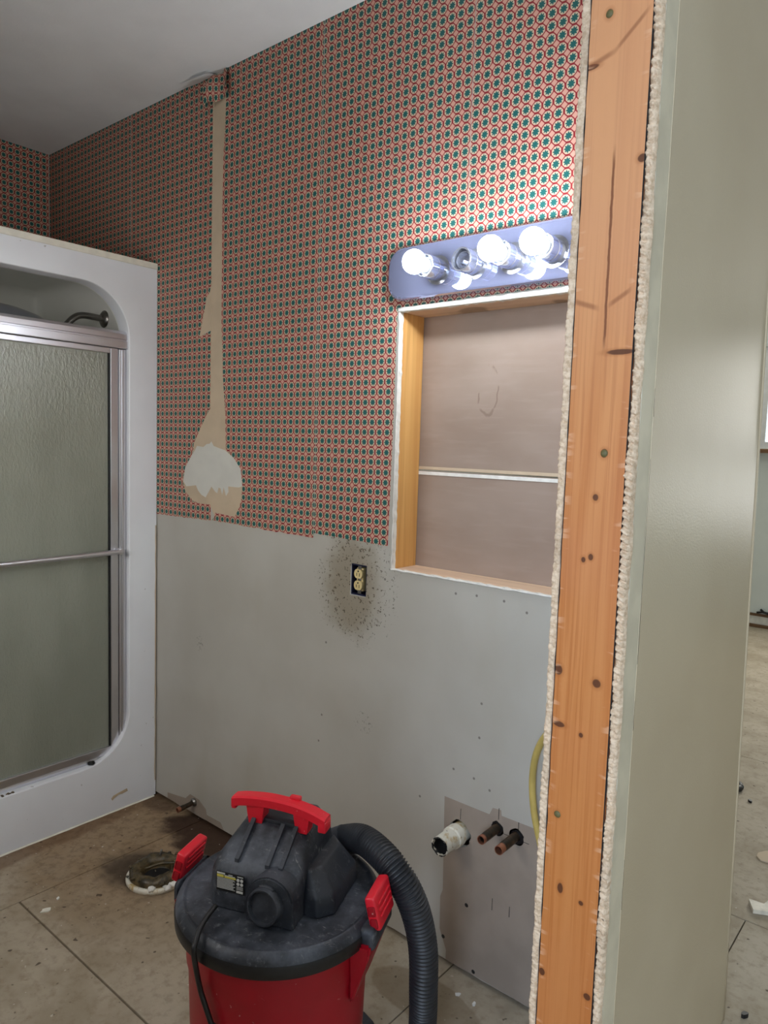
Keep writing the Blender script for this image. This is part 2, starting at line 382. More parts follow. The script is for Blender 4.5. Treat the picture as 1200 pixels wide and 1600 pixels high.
def circ(cx, cz, r, n=24, amp=0, seed=0):
    return [(cx + (r + amp*noise.noise(Vector((math.cos(2*PI*i/n)*2+seed, math.sin(2*PI*i/n)*2, seed))))*math.cos(2*PI*i/n), cz + (r + amp*noise.noise(Vector((math.cos(2*PI*i/n)*2+seed, math.sin(2*PI*i/n)*2, seed+5))))*math.sin(2*PI*i/n)) for i in range(n)]
def struct(o, label=None):
    o['kind'] = 'structure'
    return o
def sheet_disp(bm, nu, nv, f):
    g = [[bm.verts.new(f(i/nu, j/nv)) for j in range(nv+1)] for i in range(nu+1)]
    for i in range(nu):
        for j in range(nv): bm.faces.new((g[i][j], g[i+1][j], g[i+1][j+1], g[i][j+1]))
    return g

H = 2.44
# ------------------------------------------------------------------ floor
floor = struct(bx('floor', (-1.1, -3.3, -.06), (5.1, 4.9, -.014), m_dark))
SH = [(-1.08, .2685, -1.55, -.002+.06), (.2715, 1.3145, -.6055, .06), (1.3175, 1.83, -.6055, .06), (.2715, 1.83, -1.55, -.6105), (-1.08, 1.2, .063, .719), (1.203, 1.83, .063, .719),
      (1.833, 5.08, -1.05, .130), (1.833, 5.08, -3.28, -1.053), (1.833, 3.62, .133, .719), (3.623, 5.08, .133, .719), (-1.08, .6, .722, 1.94), (.603, 3.04, .722, 1.94), (3.043, 5.08, .722, 1.94),
      (-1.08, 1.2, 1.943, 3.16), (1.203, 3.62, 1.943, 3.16), (3.623, 5.08, 1.943, 3.16), (-1.08, .9, 3.163, 4.85), (.903, 3.0, 3.163, 4.85), (3.003, 5.08, 3.163, 4.85)]
for (x0, x1, y0, y1) in SH: bx('plywood_sheet', (x0, y0, -.0135), (x1, y1, 0), m_ply, floor, bev=.0012)
# ------------------------------------------------------------------ ceiling
ceil = struct(bx('ceiling', (-1.1, -3.3, H), (5.1, 4.9, H+.05), m_ceil))
bm = bmesh.new()
sheet_disp(bm, 8, 4, lambda u, v: Vector((.17 + .15*u, -.036 + .035*v + .004*math.sin(u*7), H - .001 - .016*(u*(1-.5*v))*(.6+.4*math.sin(u*3)))))
obj('peeling_paper', bm, m_ceil, ceil, smooth=True, label='grey strip of torn ceiling paper')
# ------------------------------------------------------------------ wallpapered wall (back)
NX0, NX1, NZ0, NZ1 = 1.083, 1.66, .988, 1.645
niche = rough_line((NX0, NZ0), (NX1, NZ0), .012, .003, 1) + rough_line((NX1, NZ0), (NX1, NZ1), .05, .001, 2) + rough_line((NX1, NZ1), (NX0, NZ1), .012, .005, 3) + rough_line((NX0, NZ1), (NX0, NZ0), .010, .004, 4)
OX0, OX1, OZ0, OZ1 = .937, .995, .897, .985
outl = [(OX0, OZ0), (OX1, OZ0+.001), (OX1+.001, OZ1-.001), (OX0+.001, OZ1)]
holes = [niche, outl, circ(1.325, .357, .034, 26, .006, 2), circ(1.431, .411, .016, 16, .006, 5), circ(1.484, .409, .017, 16, .007, 8), circ(.234, .055, .013, 14, .002, 3)]
bm = bmesh.new()
bot = rough_line((-.78, .013), (1.77, .013), .03, .004, 9)
slab(bm, bot + [(1.77, .013), (1.77, H), (-.78, H)], holes, 'xz', 0, .0127, 1)
wall_back = struct(obj('wall_back', bm, [m_paint, m_white]))
# niche framing and the back of the next room's boards
bx('stud', (1.045, .0128, .01), (NX0-.0005, .1015, H-.01), m_niche_wood, wall_back, bev=.002)
bx('stud', (NX1+.0005, .0128, .01), (1.698, .1015, H-.01), m_niche_wood, wall_back, bev=.002)
bx('stud', (.655, .0128, .01), (.693, .1015, H-.01), m_niche_wood, wall_back, bev=.002)
bx('stud', (.20, .0128, .09), (.207, .1015, H-.01), m_niche_wood, wall_back)
bx('blocking', (NX0, .0128, NZ0-.039), (NX1, .1015, NZ0-.0005), m_block, wall_back, bev=.0015)
bx('blocking', (NX0, .0128, NZ1+.0005), (NX1, .1015, NZ1+.039), m_block, wall_back, bev=.0015)
bx('drywall_panel', (-.78, .102, 1.2462), (1.784, .1147, H), [m_board], wall_back, bev=.003)
bx('drywall_panel', (-.78, .102, .005), (1.784, .1147, 1.2445), [m_board], wall_back, bev=.003)
bm = bmesh.new(); box(bm, (NX0-.03, .1008, 1.2475), (NX1, .1022, 1.2555), .0005); obj('joint_paper', bm, m_tan, wall_back)
bm = bmesh.new(); box(bm, (NX0-.03, .1004, 1.2335), (NX1, .1022, 1.2425), .0005); obj('joint_paper', bm, m_white, wall_back)
# ragged white lip of paper round the niche opening
bm = bmesh.new()
def lip(bm, a, b, w, amp, seed, proud=.0035):
    a, b = Vector(a), Vector(b); n = int((b-a).length/.006); d = (b-a).normalized(); nn = Vector((-d.y, d.x)); rows = []
    for i in range(n+1):
        p = a + (b-a)*i/n; k = w*(1 + amp*noise.noise(Vector((i*.22, seed, 0)))); q = p + nn*k; pr = proud*(1 + .8*noise.noise(Vector((i*.3, seed, 4))))
        rows.append([bm.verts.new((p.x, -.0002, p.y)), bm.verts.new((p.x, -pr, p.y)), bm.verts.new((q.x, -pr*.6, q.y)), bm.verts.new((q.x, .002, q.y))])
    for r, s in zip(rows, rows[1:]):
        for k in range(3): bm.faces.new((r[k], r[k+1], s[k+1], s[k]))
lip(bm, (NX0, NZ1), (NX0, NZ0), -.003, .7, 1); lip(bm, (NX0-.004, NZ0), (NX1, NZ0), -.004, .6, 2); lip(bm, (NX1, NZ1), (NX0-.006, NZ1), -.010, .7, 3)
obj('gypsum_lip', bm, m_white, wall_back, smooth=True)
# wallpaper strips (each a sheet of its own)
TR = [(0.368,2.356),(0.364,2.267),(0.359,2.201),(0.354,2.010),(0.357,1.864),(0.356,1.805),(0.358,1.673),(0.368,1.506),(0.383,1.379),(0.387,1.278),(0.430,1.251),(0.462,1.220),(0.471,1.167),(0.466,1.120),(0.451,1.089),(0.434,1.067),(0.380,1.070),(0.337,1.073),(0.330,1.058),(0.319,1.046)]
TL = [(0.309,1.098),(0.261,1.096),(0.214,1.102),(0.170,1.131),(0.155,1.169),(0.169,1.214),(0.211,1.262),(0.215,1.294),(0.250,1.344),(0.284,1.390),(0.304,1.410),(0.305,1.529),(0.303,1.657),(0.269,1.649),(0.241,1.641),(0.262,1.709),(0.278,1.764),(0.294,1.778),(0.304,1.811)]
def ragged(a, b, amp=.0025, seed=0): return rough_line(a, b, .012, amp, seed)
Y0, Y1 = -.0012, -.0001
strips = [[(-.779, 1.03), (-.650, 1.03), (-.650, H), (-.779, H)],
          [(-.645, 1.03), (-.1735, 1.03), (-.1735, H), (-.645, H)],
          ragged((-.168, 1.038), (.311, 1.045), .003, 3) + [(.311, 1.045)] + TL + [(.305, 2.36), (.298, H), (-.168, H)],
          ragged((.319, 1.046), (.789, 1.038), .003, 5) + [(.789, 1.038), (.787, H), (.37, H)] + TR[:-1],
          ragged((.792, 1.052), (1.066, 1.046), .003, 6) + [(1.066, 1.046), (1.071, 1.35), (1.073, 1.656), (1.273, 1.658), (1.273, H), (.7905, H)],
          [(1.2755, 1.659), (1.7695, 1.661), (1.7695, H), (1.2755, H)]]
for o in strips: plate('wallpaper_strip', o, 'xz', Y1, Y0, m_paper, wall_back)
plate('torn_backing', [(x-.004, z) for x, z in TL[:11]] + [(.298, 1.66), (.238, 1.64), (.262, 1.72), (.296, 1.81), (.30, 2.43), (.375, 2.43)] + [(x+.004, z) for x, z in TR[:-1]], 'xz', Y1, -.0006, m_tan, wall_back, label='bare tan paper backing where wallpaper was ripped off')
PT = [(0.217,1.272),(0.211,1.258),(0.234,1.287),(0.269,1.284),(0.286,1.294),(0.303,1.296),(0.311,1.303),(0.323,1.289),(0.354,1.282),(0.381,1.277),(0.430,1.252),(0.462,1.219),(0.471,1.167),(0.453,1.162),(0.400,1.162),(0.402,1.145),(0.390,1.131),(0.378,1.158),(0.370,1.133),(0.362,1.153),(0.351,1.156),(0.345,1.137),(0.334,1.141),(0.314,1.157),(0.300,1.139),(0.283,1.119),(0.260,1.126),(0.242,1.139),(0.230,1.156),(0.176,1.149),(0.158,1.166),(0.169,1.214)]
plate('bare_patch', PT, 'xz', -.0005, -.0010, m_patch, wall_back, label='pale grey jagged patch inside the tear')
# raised paper edge along the tear's left side and the hanging flap at its top
bm = bmesh.new()
sheet_disp(bm, 3, 90, lambda u, v: Vector((  .3045 + .0020*u + .0008*noise.noise(Vector((v*30, 1, 0))), -.0012 - .003*u*(1-u)*4*(.5+.5*noise.noise(Vector((v*14, 3, 0)))) , 1.40 + .96*v)))
obj('curled_edge', bm, m_tan, wall_back, smooth=True)
bm = bmesh.new()
def flap(u, v):
    x0 = .287 + (.248-.287)*v*.9; x1 = .378 + (.372-.378)*v
    return Vector((.022*v**.5 + x0 + (x1-x0)*u, -.002 - .030*math.sin(PI*min(1, v*.8))*(.55+.45*math.sin(u*6+.6)) - .006*noise.noise(Vector((u*4, v*4, 2))), 2.437 - .078*v - .012*v*(1-u) + .004*math.sin(u*9)))
sheet_disp(bm, 14, 12, flap)
obj('wallpaper_flap', bm, m_paper, wall_back, smooth=True, label='crumpled flap of patterned paper hanging at the ceiling')
# unpainted board where the vanity and the toilet pipe were
UP = [(1.277,.437),(1.408,.437),(1.416,.456),(1.439,.458),(1.441,.445),(1.532,.446),(1.769,.446),(1.769,.0135),(1.30,.0135),(1.300,.039),(1.278,.087),(1.276,.172),(1.283,.192)]
bm = bmesh.new(); slab(bm, UP, holes[2:5], 'xz', -.0001, -.0006); obj('unpainted_patch', bm, m_bare, wall_back, label='bare tan drywall where the vanity stood')
bm = bmesh.new(); slab(bm, [(.074,.0135),(.074,.035),(.183,.051),(.21,.075),(.262,.072),(.300,.052),(.306,.034),(.382,.035),(.40,.0135)], [holes[5]], 'xz', -.0001, -.0006); obj('unpainted_patch', bm, m_bare, wall_back)
bm = bmesh.new()     # pencil marks on the bare board
for (x, z, h) in ((1.327, .408, .028), (1.4335, .447, .028), (1.487, .437, .018), (1.427, .218, .03), (1.474, .220, .026)): box(bm, (x-.0007, -.0009, z-h/2), (x+.0007, -.0004, z+h/2))
for (x, z, w) in ((1.455, .404, .018), (1.508, .404, .016)): box(bm, (x-w/2, -.0009, z-.0006), (x+w/2, -.0004, z+.0006))
obj('pencil_mark', bm, m_deep, wall_back, label='dark pencil layout lines')
bm = bmesh.new()
for (x, z) in ((1.355, .183), (1.383, .022), (1.29, .07)): lathe(bm, [(0, .0018), (.004, .0012), (.0055, 0)], 10, along((x, -.0004, z), (0, -1, 0)))
obj('screw_head', bm, m_deep, wall_back, smooth=True)
# ------------------------------------------------------------------ other bathroom walls
wall_left = struct(bx('wall_left', (-.80, -1.62, 0), (-.781, .10, H), m_paint))
for (a, b) in ((-.402, -.004), (-.879, -.405), (-1.356, -.882), (-1.60, -1.359)): bx('wallpaper_strip', (-.7808, a, 1.03), (-.7796, b, H), m_paper, wall_left)
bm = bmesh.new(); slab(bm, [(-.8, 0), (1.77, 0), (1.77, H), (-.8, H)], [[(.33, 1.10), (1.17, 1.10), (1.17, 1.84), (.33, 1.84)]], 'xz', -1.62, -1.72); struct(obj('wall_front', bm, m_paint))
def window(name, axis_y, x0, x1, z0, z1, th, inward):
    w = bpy.data.objects.new(name, None); COL.objects.link(w); w['kind'] = 'structure'; w.location = ((x0+x1)/2, axis_y, z0); WM[w.name] = Matrix.Translation(w.location)
    bm = bmesh.new(); slab(bm, [(x0, z0), (x1, z0), (x1, z1), (x0, z1)], [[(x0+.05, z0+.05), (x1-.05, z0+.05), (x1-.05, z1-.05), (x0+.05, z1-.05)]], 'xz', axis_y-.02, axis_y+.02); obj('window_frame', bm, m_winframe, w)
    bx('mullion', ((x0+x1)/2-.02, axis_y-.015, z0+.05), ((x0+x1)/2+.02, axis_y+.015, z1-.05), m_winframe, w)
    bx('pane', (x0+.05, axis_y-.003, z0+.05), ((x0+x1)/2-.02, axis_y+.003, z1-.05), m_wglass, w); bx('pane', ((x0+x1)/2+.02, axis_y-.003, z0+.05), (x1-.05, axis_y+.003, z1-.05), m_wglass, w)
    return w
window('added_window_3', -1.68, .33, 1.17, 1.10, 1.84, .1, 1)  # invented opening, out of view, that houses the added bathroom fill
# ------------------------------------------------------------------ partition with the exposed stud (right)
def yend(z): return .292 - .066*z
bm = bmesh.new()
for (x0, x1, ya) in ((1.770, 1.784, -.464),):
    box(bm, (x0, ya, 0), (x1, .1, H))
box(bm, (1.784, -.43, 0), (1.873, -.40, H)); 
q = [bm.verts.new((x, y, z)) for x in (1.784, 1.886) for (y, z) in ((-.462, 0), (yend(0), 0), (yend(H), H), (-.462, H))]
for f in ((0,1,2,3), (7,6,5,4), (0,4,5,1), (1,5,6,2), (2,6,7,3), (3,7,4,0)): bm.faces.new([q[i] for i in f])
wall_right = struct(obj('wall_right', bm, m_strip))
# paint skin on the hall side, starting where the door casing used to sit
bm = bmesh.new(); o0 = [(-.416 + .0025*noise.noise(Vector((i*.4, 0, 0))), H*i/60) for i in range(60, -1, -1)]
slab(bm, [(yend(0)+.001, 0), (yend(H)+.001, H)] + o0, [], 'yz', 1.8861, 1.8867); obj('paint_layer', bm, m_grey, wall_right)
bm = bmesh.new(); tube(bm, [(1.8855, yend(z)-.003, z) for z in (0, .6, 1.2, 1.8, H)], .004, 10); obj('corner_bead', bm, m_grey, wall_right, smooth=True)
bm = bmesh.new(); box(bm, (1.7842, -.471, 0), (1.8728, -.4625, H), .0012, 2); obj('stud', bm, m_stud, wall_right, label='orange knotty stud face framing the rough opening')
bm = bmesh.new()
for (x, z) in ((1.812, 1.901), (1.841, 1.306), (1.801, .761)): lathe(bm, [(0, .0022), (.003, .0018), (.0052, .0004), (.0054, 0)], 14, along((x, -.4709, z), (0, -1, 0)))
obj('nail_head', bm, m_nail, wall_right, smooth=True, label='dull green nail heads in the stud')
def gyp(x0, x1, seed, ridge, amp):
    bm = bmesh.new(); NZ = 1700
    def f(u, v):
        z = v*H; x = x0 + (x1-x0)*u
        jag = (.0026*noise.noise(Vector((z*22, seed, u*1.5))) + .0016*noise.noise(Vector((z*120, seed+3, u*2))))
        x += jag*(1.0 if u < .5 else .7)
        rg = abs(math.sin(z*2*PI/.021 + u*2.2 + 2.5*noise.noise(Vector((z*9, seed, 0)))))*ridge
        edge = min(1, u*6, (1-u)*6)
        y = -.4645 - edge*(.0055 + rg*.008*max(0, .6+noise.noise(Vector((z*3, seed+9, 0)))*1.4) + amp*(noise.noise(Vector((x*170, z*330, seed))) + .7*noise.noise(Vector((x*420, z*800, seed)))))
        return Vector((x, y, z))
    sheet_disp(bm, 9, NZ, f); return bm
obj('gypsum_edge', gyp(1.7697, 1.7845, 1, .35, .0020), m_gyp, wall_right, smooth=True, label='rough cut edge of the bathroom side drywall')
obj('gypsum_edge', gyp(1.8725, 1.8868, 2, 1.0, .0034), m_gyp, wall_right, smooth=True, label='crumbling ribbed edge of the hall side drywall')
# dark gap between stud and crumbled board
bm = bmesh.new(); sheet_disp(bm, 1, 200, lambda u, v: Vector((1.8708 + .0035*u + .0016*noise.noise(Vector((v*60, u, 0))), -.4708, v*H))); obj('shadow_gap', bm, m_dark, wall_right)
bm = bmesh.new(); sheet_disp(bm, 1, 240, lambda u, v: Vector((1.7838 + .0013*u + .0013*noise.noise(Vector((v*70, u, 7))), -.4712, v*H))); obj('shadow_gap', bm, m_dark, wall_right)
for z0, z1 in ((.30, .42), (.62, .70), (.90, .945), (1.0, 1.30), (1.36, 1.40)):
    bm = bmesh.new(); sheet_disp(bm, 1, 20, lambda u, v: Vector((1.8869, -.4165 + .0014*u*(1-v*.5) + .0012*noise.noise(Vector((v*4, z0, 0))), z0 + (z1-z0)*v))); obj('paint_crack', bm, m_dark, wall_right)
bx('header', (1.77, -1.40, 2.08), (1.887, -.46, H), m_grey, wall_right)
bx('partition_return', (1.77, -3.2, 0), (1.887, -1.40, H), m_grey, wall_right)
# ------------------------------------------------------------------ hall and far room shell
bm = bmesh.new(); slab(bm, [(1.887, 0), (5.1, 0), (5.1, H), (1.887, H)], [[(2.1, .92), (3.14, .92), (3.14, 2.18), (2.1, 2.18)]], 'xz', -3.3, -3.2); struct(obj('wall_hall', bm, m_grey))
window('window_2', -3.26, 2.1, 3.14, .92, 2.18, .1, 1)
struct(bx('wall_outer', (5.0, -3.2, 0), (5.1, 4.8, H), m_farwall)); struct(bx('wall_inner', (-1.1, .115, 0), (-1.0, 4.8, H), m_farwall))
bm = bmesh.new(); slab(bm, [(-1.0, .105), (5.0, .105), (5.0, H), (-1.0, H)], [[(.86, 1.38), (2.47, 1.38), (2.47, 2.15), (.86, 2.15)], [(2.75, .72), (3.35, .72), (3.35, 1.38), (2.75, 1.38)]], 'xz', 4.67, 4.78)
wall_far = struct(obj('wall_far', bm, m_farwall))
bx('sole_plate', (-1.0, 4.675, .0005), (5.0, 4.76, .104), m_cream, wall_far); bx('batten', (-1.0, 4.66, .086), (5.0, 4.672, .106), m_sill, wall_far); bx('batten', (-1.0, 4.645, .0005), (5.0, 4.672, .022), m_sill, wall_far)
window('window_1', 4.72, .86, 2.47, 1.38, 2.15, .1, -1); window('window_4', 4.72, 2.75, 3.35, .72, 1.38, .1, -1)
bx('window_sill', (.80, 4.60, 1.345), (2.54, 4.70, 1.375), m_sill, wall_far, bev=.003)
# ------------------------------------------------------------------ shower stall
sh = empty('shower_stall', (0, -.6, 0), 'white one-piece fibreglass shower stall with framed sliding glass door in the corner', 'shower')
oy0, oy1, oz0, oz1, orr = -1.11, -.108, .186, 1.802, .165
bm = bmesh.new(); outer = [(-1.219, .004), (-.0025, .004), (-.0025, 1.886), (-1.219, 1.886)]
loops = []
for (ins, d) in ((-.005, 0), (-.0022, -.0007), (-.0006, -.0025), (0, -.0055), (0, -.058)):
    loops.append([bm.verts.new((d, a, b)) for (a, b) in rrect(oy0+ins, oy1-ins, oz0+ins, oz1-ins, orr-ins, 14)])
for a, b in zip(loops, loops[1:]):
    for i in range(len(a)): f = bm.faces.new((a[i], a[(i+1) % len(a)], b[(i+1) % len(b)], b[i]))
ov = [bm.verts.new((0, a, b)) for (a, b) in outer]; ob = [bm.verts.new((-.03, a, b)) for (a, b) in outer]
es = [bm.edges.new((ov[i], ov[(i+1) % 4])) for i in range(4)]; n = len(loops[0])
es += [bm.edges.get((loops[0][i], loops[0][(i+1) % n])) for i in range(n)]
bmesh.ops.triangle_fill(bm, edges=es, use_beauty=True)
for i in range(4): bm.faces.new((ov[i], ov[(i+1) % 4], ob[(i+1) % 4], ob[i]))
obj('front_panel', bm, m_gel, sh, smooth=True, auto=math.radians(25))
bx('top_trim', (-.03, -1.22, 1.8855), (.0045, -.0025, 1.906), m_cream, sh, bev=.002, label='cream trim strip along the top')
# interior shell: five faces, thin
bm = bmesh.new(); box(bm, (-.752, -1.205, .10), (-.05, -.062, 1.88), .04, 4)
kill = [f for f in bm.faces if all(v.co.x > -.0505 for v in f.verts)]
bmesh.ops.delete(bm, geom=kill, context='FACES'); obj('interior_shell', bm, m_inner, sh, smooth=True)
bm = bmesh.new(); slab(bm, rrect(-1.2, -.065, .12, 1.87, .05, 6), [rrect(oy0, oy1, oz0, oz1, orr, 14)], 'yz', -.062, -.056); obj('inner_flange', bm, m_inner, sh)
bm = bmesh.new(); sheet_disp(bm, 1, 40, lambda u, v: Vector((.0008 + .006*u*(1+.4*noise.noise(Vector((v*30, 0, 0)))), -1.21 + 1.2*v, .004 - .003*u))); obj('floor_caulk', bm, m_cream, sh)
bm = bmesh.new(); slab(bm, [(-.178,.050),(-.170,.058),(-.150,.062),(-.118,.067),(-.115,.057),(-.135,.054),(-.150,.055),(-.168,.047),(-.174,.042)], [], 'yz', .0002, .0012); obj('peeled_scab', bm, m_tan, sh, label='brown peeled scab near the floor')
bm = bmesh.new(); tube(bm, [(.002, -.006 + .002*noise.noise(Vector((z*14, 0, 0))), z) for z in [i*.02+.06 for i in range(48)]], lambda i: .0016 + .0022*max(0, noise.noise(Vector((i*.33, 4, 0)))), 6); obj('old_caulk_line', bm, m_tan, sh, label='yellowed caulk line in the corner')
# door frame
def prof(name, pts, plane, v0, v1, mat, parent, **k): return plate(name, pts, plane, v0, v1, mat, parent, **k)
hd = [(-.062, 1.604), (-.012, 1.604), (-.010, 1.606), (-.010, 1.628), (-.014, 1.630), (-.014, 1.634), (-.011, 1.636), (-.012, 1.652), (-.018, 1.661), (-.030, 1.664), (-.062, 1.664)]
bm = bmesh.new(); slab(bm, hd, [], 'xz', -1.108, -.1095); obj('header_rail', bm, m_alu, sh)
bm = bmesh.new(); box(bm, (-.058, -.136, .23), (-.018, -.1095, 1.603), .003, 2); box(bm, (-.026, -.128, .235), (-.013, -.119, 1.602), .002, 2); obj('jamb', bm, m_alu, sh)
bm = bmesh.new(); slab(bm, [(-.062, .187), (-.028, .187), (-.026, .196), (-.030, .204), (-.036, .204), (-.038, .222), (-.042, .222), (-.044, .206), (-.050, .206), (-.052, .228), (-.062, .228)], [], 'xz', -1.09, -.165); obj('bottom_track', bm, m_alu, sh)
bm = bmesh.new(); lathe(bm, [(0, .020), (.006, .020), (.007, .017), (.007, 0)], 14, along((-.022, -.245, .1935), (1, .25, .35))); obj('guide_roller', bm, m_deep, sh, smooth=True, auto=.6)
bm = bmesh.new()
for i in range(26): 
    y = -.70 + .22*random.random(); box(bm, (-.016+.008*random.random(), y, .1865), (-.010+.008*random.random(), y+.006, .189))
obj('sill_dirt', bm, m_muck, sh, kind='stuff')
door = bx('sliding_door', (-.040, -.166, .225), (-.018, -.1385, 1.603), m_alu, sh, bev=.002)
bx('rail', (-.040, -.75, 1.585), (-.018, -.166, 1.603), m_alu, door, bev=.002); bx('rail', (-.040, -.75, .205), (-.018, -.166, .232), m_alu, door, bev=.002); bx('stile', (-.040, -.778, .205), (-.018, -.75, 1.603), m_alu, door, bev=.002)
bx('glass_pane', (-.033, -.75, .232), (-.0275, -.171, 1.585), m_glass, door)
bx('gasket', (-.034, -.1715, .232), (-.024, -.1655, 1.585), m_deep, door)
bm = bmesh.new(); tube(bm, [(.005, -.77, .912), (.005, -.45, .915), (.005, -.137, .918)], .0085, 14); box(bm, (-.019, -.152, .908), (.012, -.136, .929), .003, 2); box(bm, (-.019, -.775, .902), (.012, -.757, .922), .003, 2); obj('towel_bar', bm, m_alu, door, smooth=True, auto=.7)
door2 = bx('sliding_door', (-.061, -1.09, .225), (-.045, -1.06, 1.603), m_alu, sh, bev=.002); bx('glass_pane', (-.056, -1.06, .232), (-.051, -.72, 1.60), m_glass, door2); bx('stile', (-.061, -.72, .225), (-.045, -.695, 1.603), m_alu, door2)
# shower arm and the big round head behind the header
pp = spline([(-.245, -.066, 1.731), (-.245, -.105, 1.733), (-.245, -.150, 1.731), (-.246, -.178, 1.716), (-.248, -.205, 1.686)], 24)
bm = bmesh.new(); tube(bm, pp, .0115, 14); arm = obj('shower_arm', bm, m_steel, sh, smooth=True, label='dull metal bent shower arm')
bm = bmesh.new(); lathe(bm, [(0, .012), (.012, .012), (.022, .008), (.030, .002), (.031, 0)], 28, along((-.245, -.0625, 1.731), (0, -1, 0))); obj('wall_flange', bm, m_steel, arm, smooth=True)
bm = bmesh.new(); lathe(bm, [(.0105, 0), (.016, .002), (.017, .022), (.012, .026)], 18, along(pp[-1], pp[-1]-pp[-3])); tube(bm, spline([(-.25, -.215, 1.665), (-.25, -.27, 1.63), (-.25, -.36, 1.66), (-.25, -.42, 1.69)], 20), .012, 12); obj('swivel_neck', bm, m_steel, arm, smooth=True)
bm = bmesh.new(); mt = along((-.25, -.395, 1.672), (.12, .16, 1)); lathe(bm, [(0, .052), (.04, .051), (.09, .043), (.128, .027), (.148, .008), (.148, 0), (.14, -.006), (0, -.006)], 40, mt); shd = obj('shower_head', bm, m_sock, sh, smooth=True, auto=.8)
bm = bmesh.new(); tube(bm, [mt @ Vector((.149*math.cos(a*2*PI/48), .149*math.sin(a*2*PI/48), .006)) for a in range(49)], .004, 8); obj('bright_rim', bm, m_chrome, shd, smooth=True)
# ------------------------------------------------------------------ vanity light bar
lb = empty('vanity_light', (1.37, 0, 1.73), 'mirrored four-socket vanity light bar with three lit globe bulbs above the niche', 'light')
bm = bmesh.new(); fl = []
for (ins, d) in ((0, -.0015), (0, -.026), (.003, -.031), (.007, -.033)):
    fl.append([bm.verts.new((a, d, b)) for (a, b) in rrect(1.062+ins, 1.678-ins, 1.666+ins, 1.794-ins, .046-ins*.5, 10)])
for a, b in zip(fl, fl[1:]):
    for i in range(len(a)): bm.faces.new((a[i], a[(i+1) % len(a)], b[(i+1) % len(b)], b[i]))
bm.faces.new(fl[-1]); bm.faces.new(fl[0][::-1]); obj('backplate', bm, m_chrome, lb, smooth=True, auto=.12)
for i, x in enumerate((1.220, 1.322, 1.421, 1.520)):
    z = 1.724; mt = along((x, -.033, z), (0, -1, 0))
    bm = bmesh.new(); lathe(bm, [(.034, 0), (.034, .002), (.0265, .003), (.0265, .028), (.0255, .029), (.0255, .031), (.0268, .032), (.0262, .056), (.0255, .057), (.0225, .057), (.0225, .020), (0, .020)], 28, mt); so = obj('socket', bm, m_sock, lb, smooth=True, auto=.5)
    bm = bmesh.new(); lathe(bm, [(.0195, .0205), (.0195, .046), (.0172, .046), (.0160, .024), (0, .024)], 22, mt); obj('socket_liner', bm, m_bulbbase if i != 1 else m_sock, so, smooth=True, auto=.5)
    if i != 1:
        bm = bmesh.new(); R = .0268; c = .094; prof_ = [(.0165, .050), (.0180, .070)]
        lathe(bm, prof_ + [(.0186, .0768), (.0180, .0760), (0, .0760)], 24, mt); bb = obj('bulb_base', bm, m_bulbbase, lb, smooth=True, auto=.8)
        a0 = math.acos(-(c-.0762)/R); bm = bmesh.new()
        lathe(bm, [(R*math.sin(a), c + R*math.cos(a)) for a in [a0*(1-k/18) for k in range(18)]] + [(0, c+R)], 32, mt); obj('bulb_globe', bm, m_bulb, bb, smooth=True, label='glowing white globe')
# ------------------------------------------------------------------ outlet
ot = empty('wall_outlet', (.966, 0, .941), 'ivory duplex outlet in a dark blue box without a cover plate, mould around it', 'outlet')
bm = bmesh.new(); slab(bm, [(OX0+.001, OZ0+.002), (OX1-.001, OZ0+.002), (OX1-.001, OZ1-.002), (OX0+.001, OZ1-.002)], [[(OX0+.004, OZ0+.005), (OX1-.004, OZ0+.005), (OX1-.004, OZ1-.005), (OX0+.004, OZ1-.005)]], 'xz', .003, .06); box(bm, (OX0+.002, .058, OZ0+.003), (OX1-.002, .061, OZ1-.003)); obj('outlet_box', bm, m_box, ot)
bm = bmesh.new(); box(bm, (.9555, .009, .9005), (.9685, .0112, .9825), .001, 1); obj('mounting_yoke', bm, m_steel, ot)
bm = bmesh.new(); box(bm, (.9500, .010, .9085), (.9740, .03, .9735), .003, 2); obj('receptacle_body', bm, m_ivory, ot)
for zc in (.9575, .9255):
    bm = bmesh.new(); o = []
    for k in range(28):
        a = 2*PI*k/28; o.append((.9620 + .0145*math.cos(a), max(zc-.0125, min(zc+.0125, zc + .0150*math.sin(a)))))
    slab(bm, o, [], 'xz', .014, .003); rc = obj('receptacle_face', bm, m_ivory, ot)
    bm = bmesh.new(); box(bm, (.9560, .0024, zc-.006), (.9576, .0035, zc+.002)); box(bm, (.9662, .0024, zc-.007), (.9678, .0035, zc+.002)); lathe(bm, [(0, .0009), (.0024, .0009), (.0024, 0)], 12, along((.9620, .0033, zc+.0070), (0, -1, 0))); obj('slot', bm, m_deep, rc)
bm = bmesh.new(); lathe(bm, [(0, .001), (.0028, .0008), (.0032, 0)], 12, along((.9620, .0095, .9415), (0, -1, 0))); obj('centre_screw', bm, m_steel, ot, smooth=True)
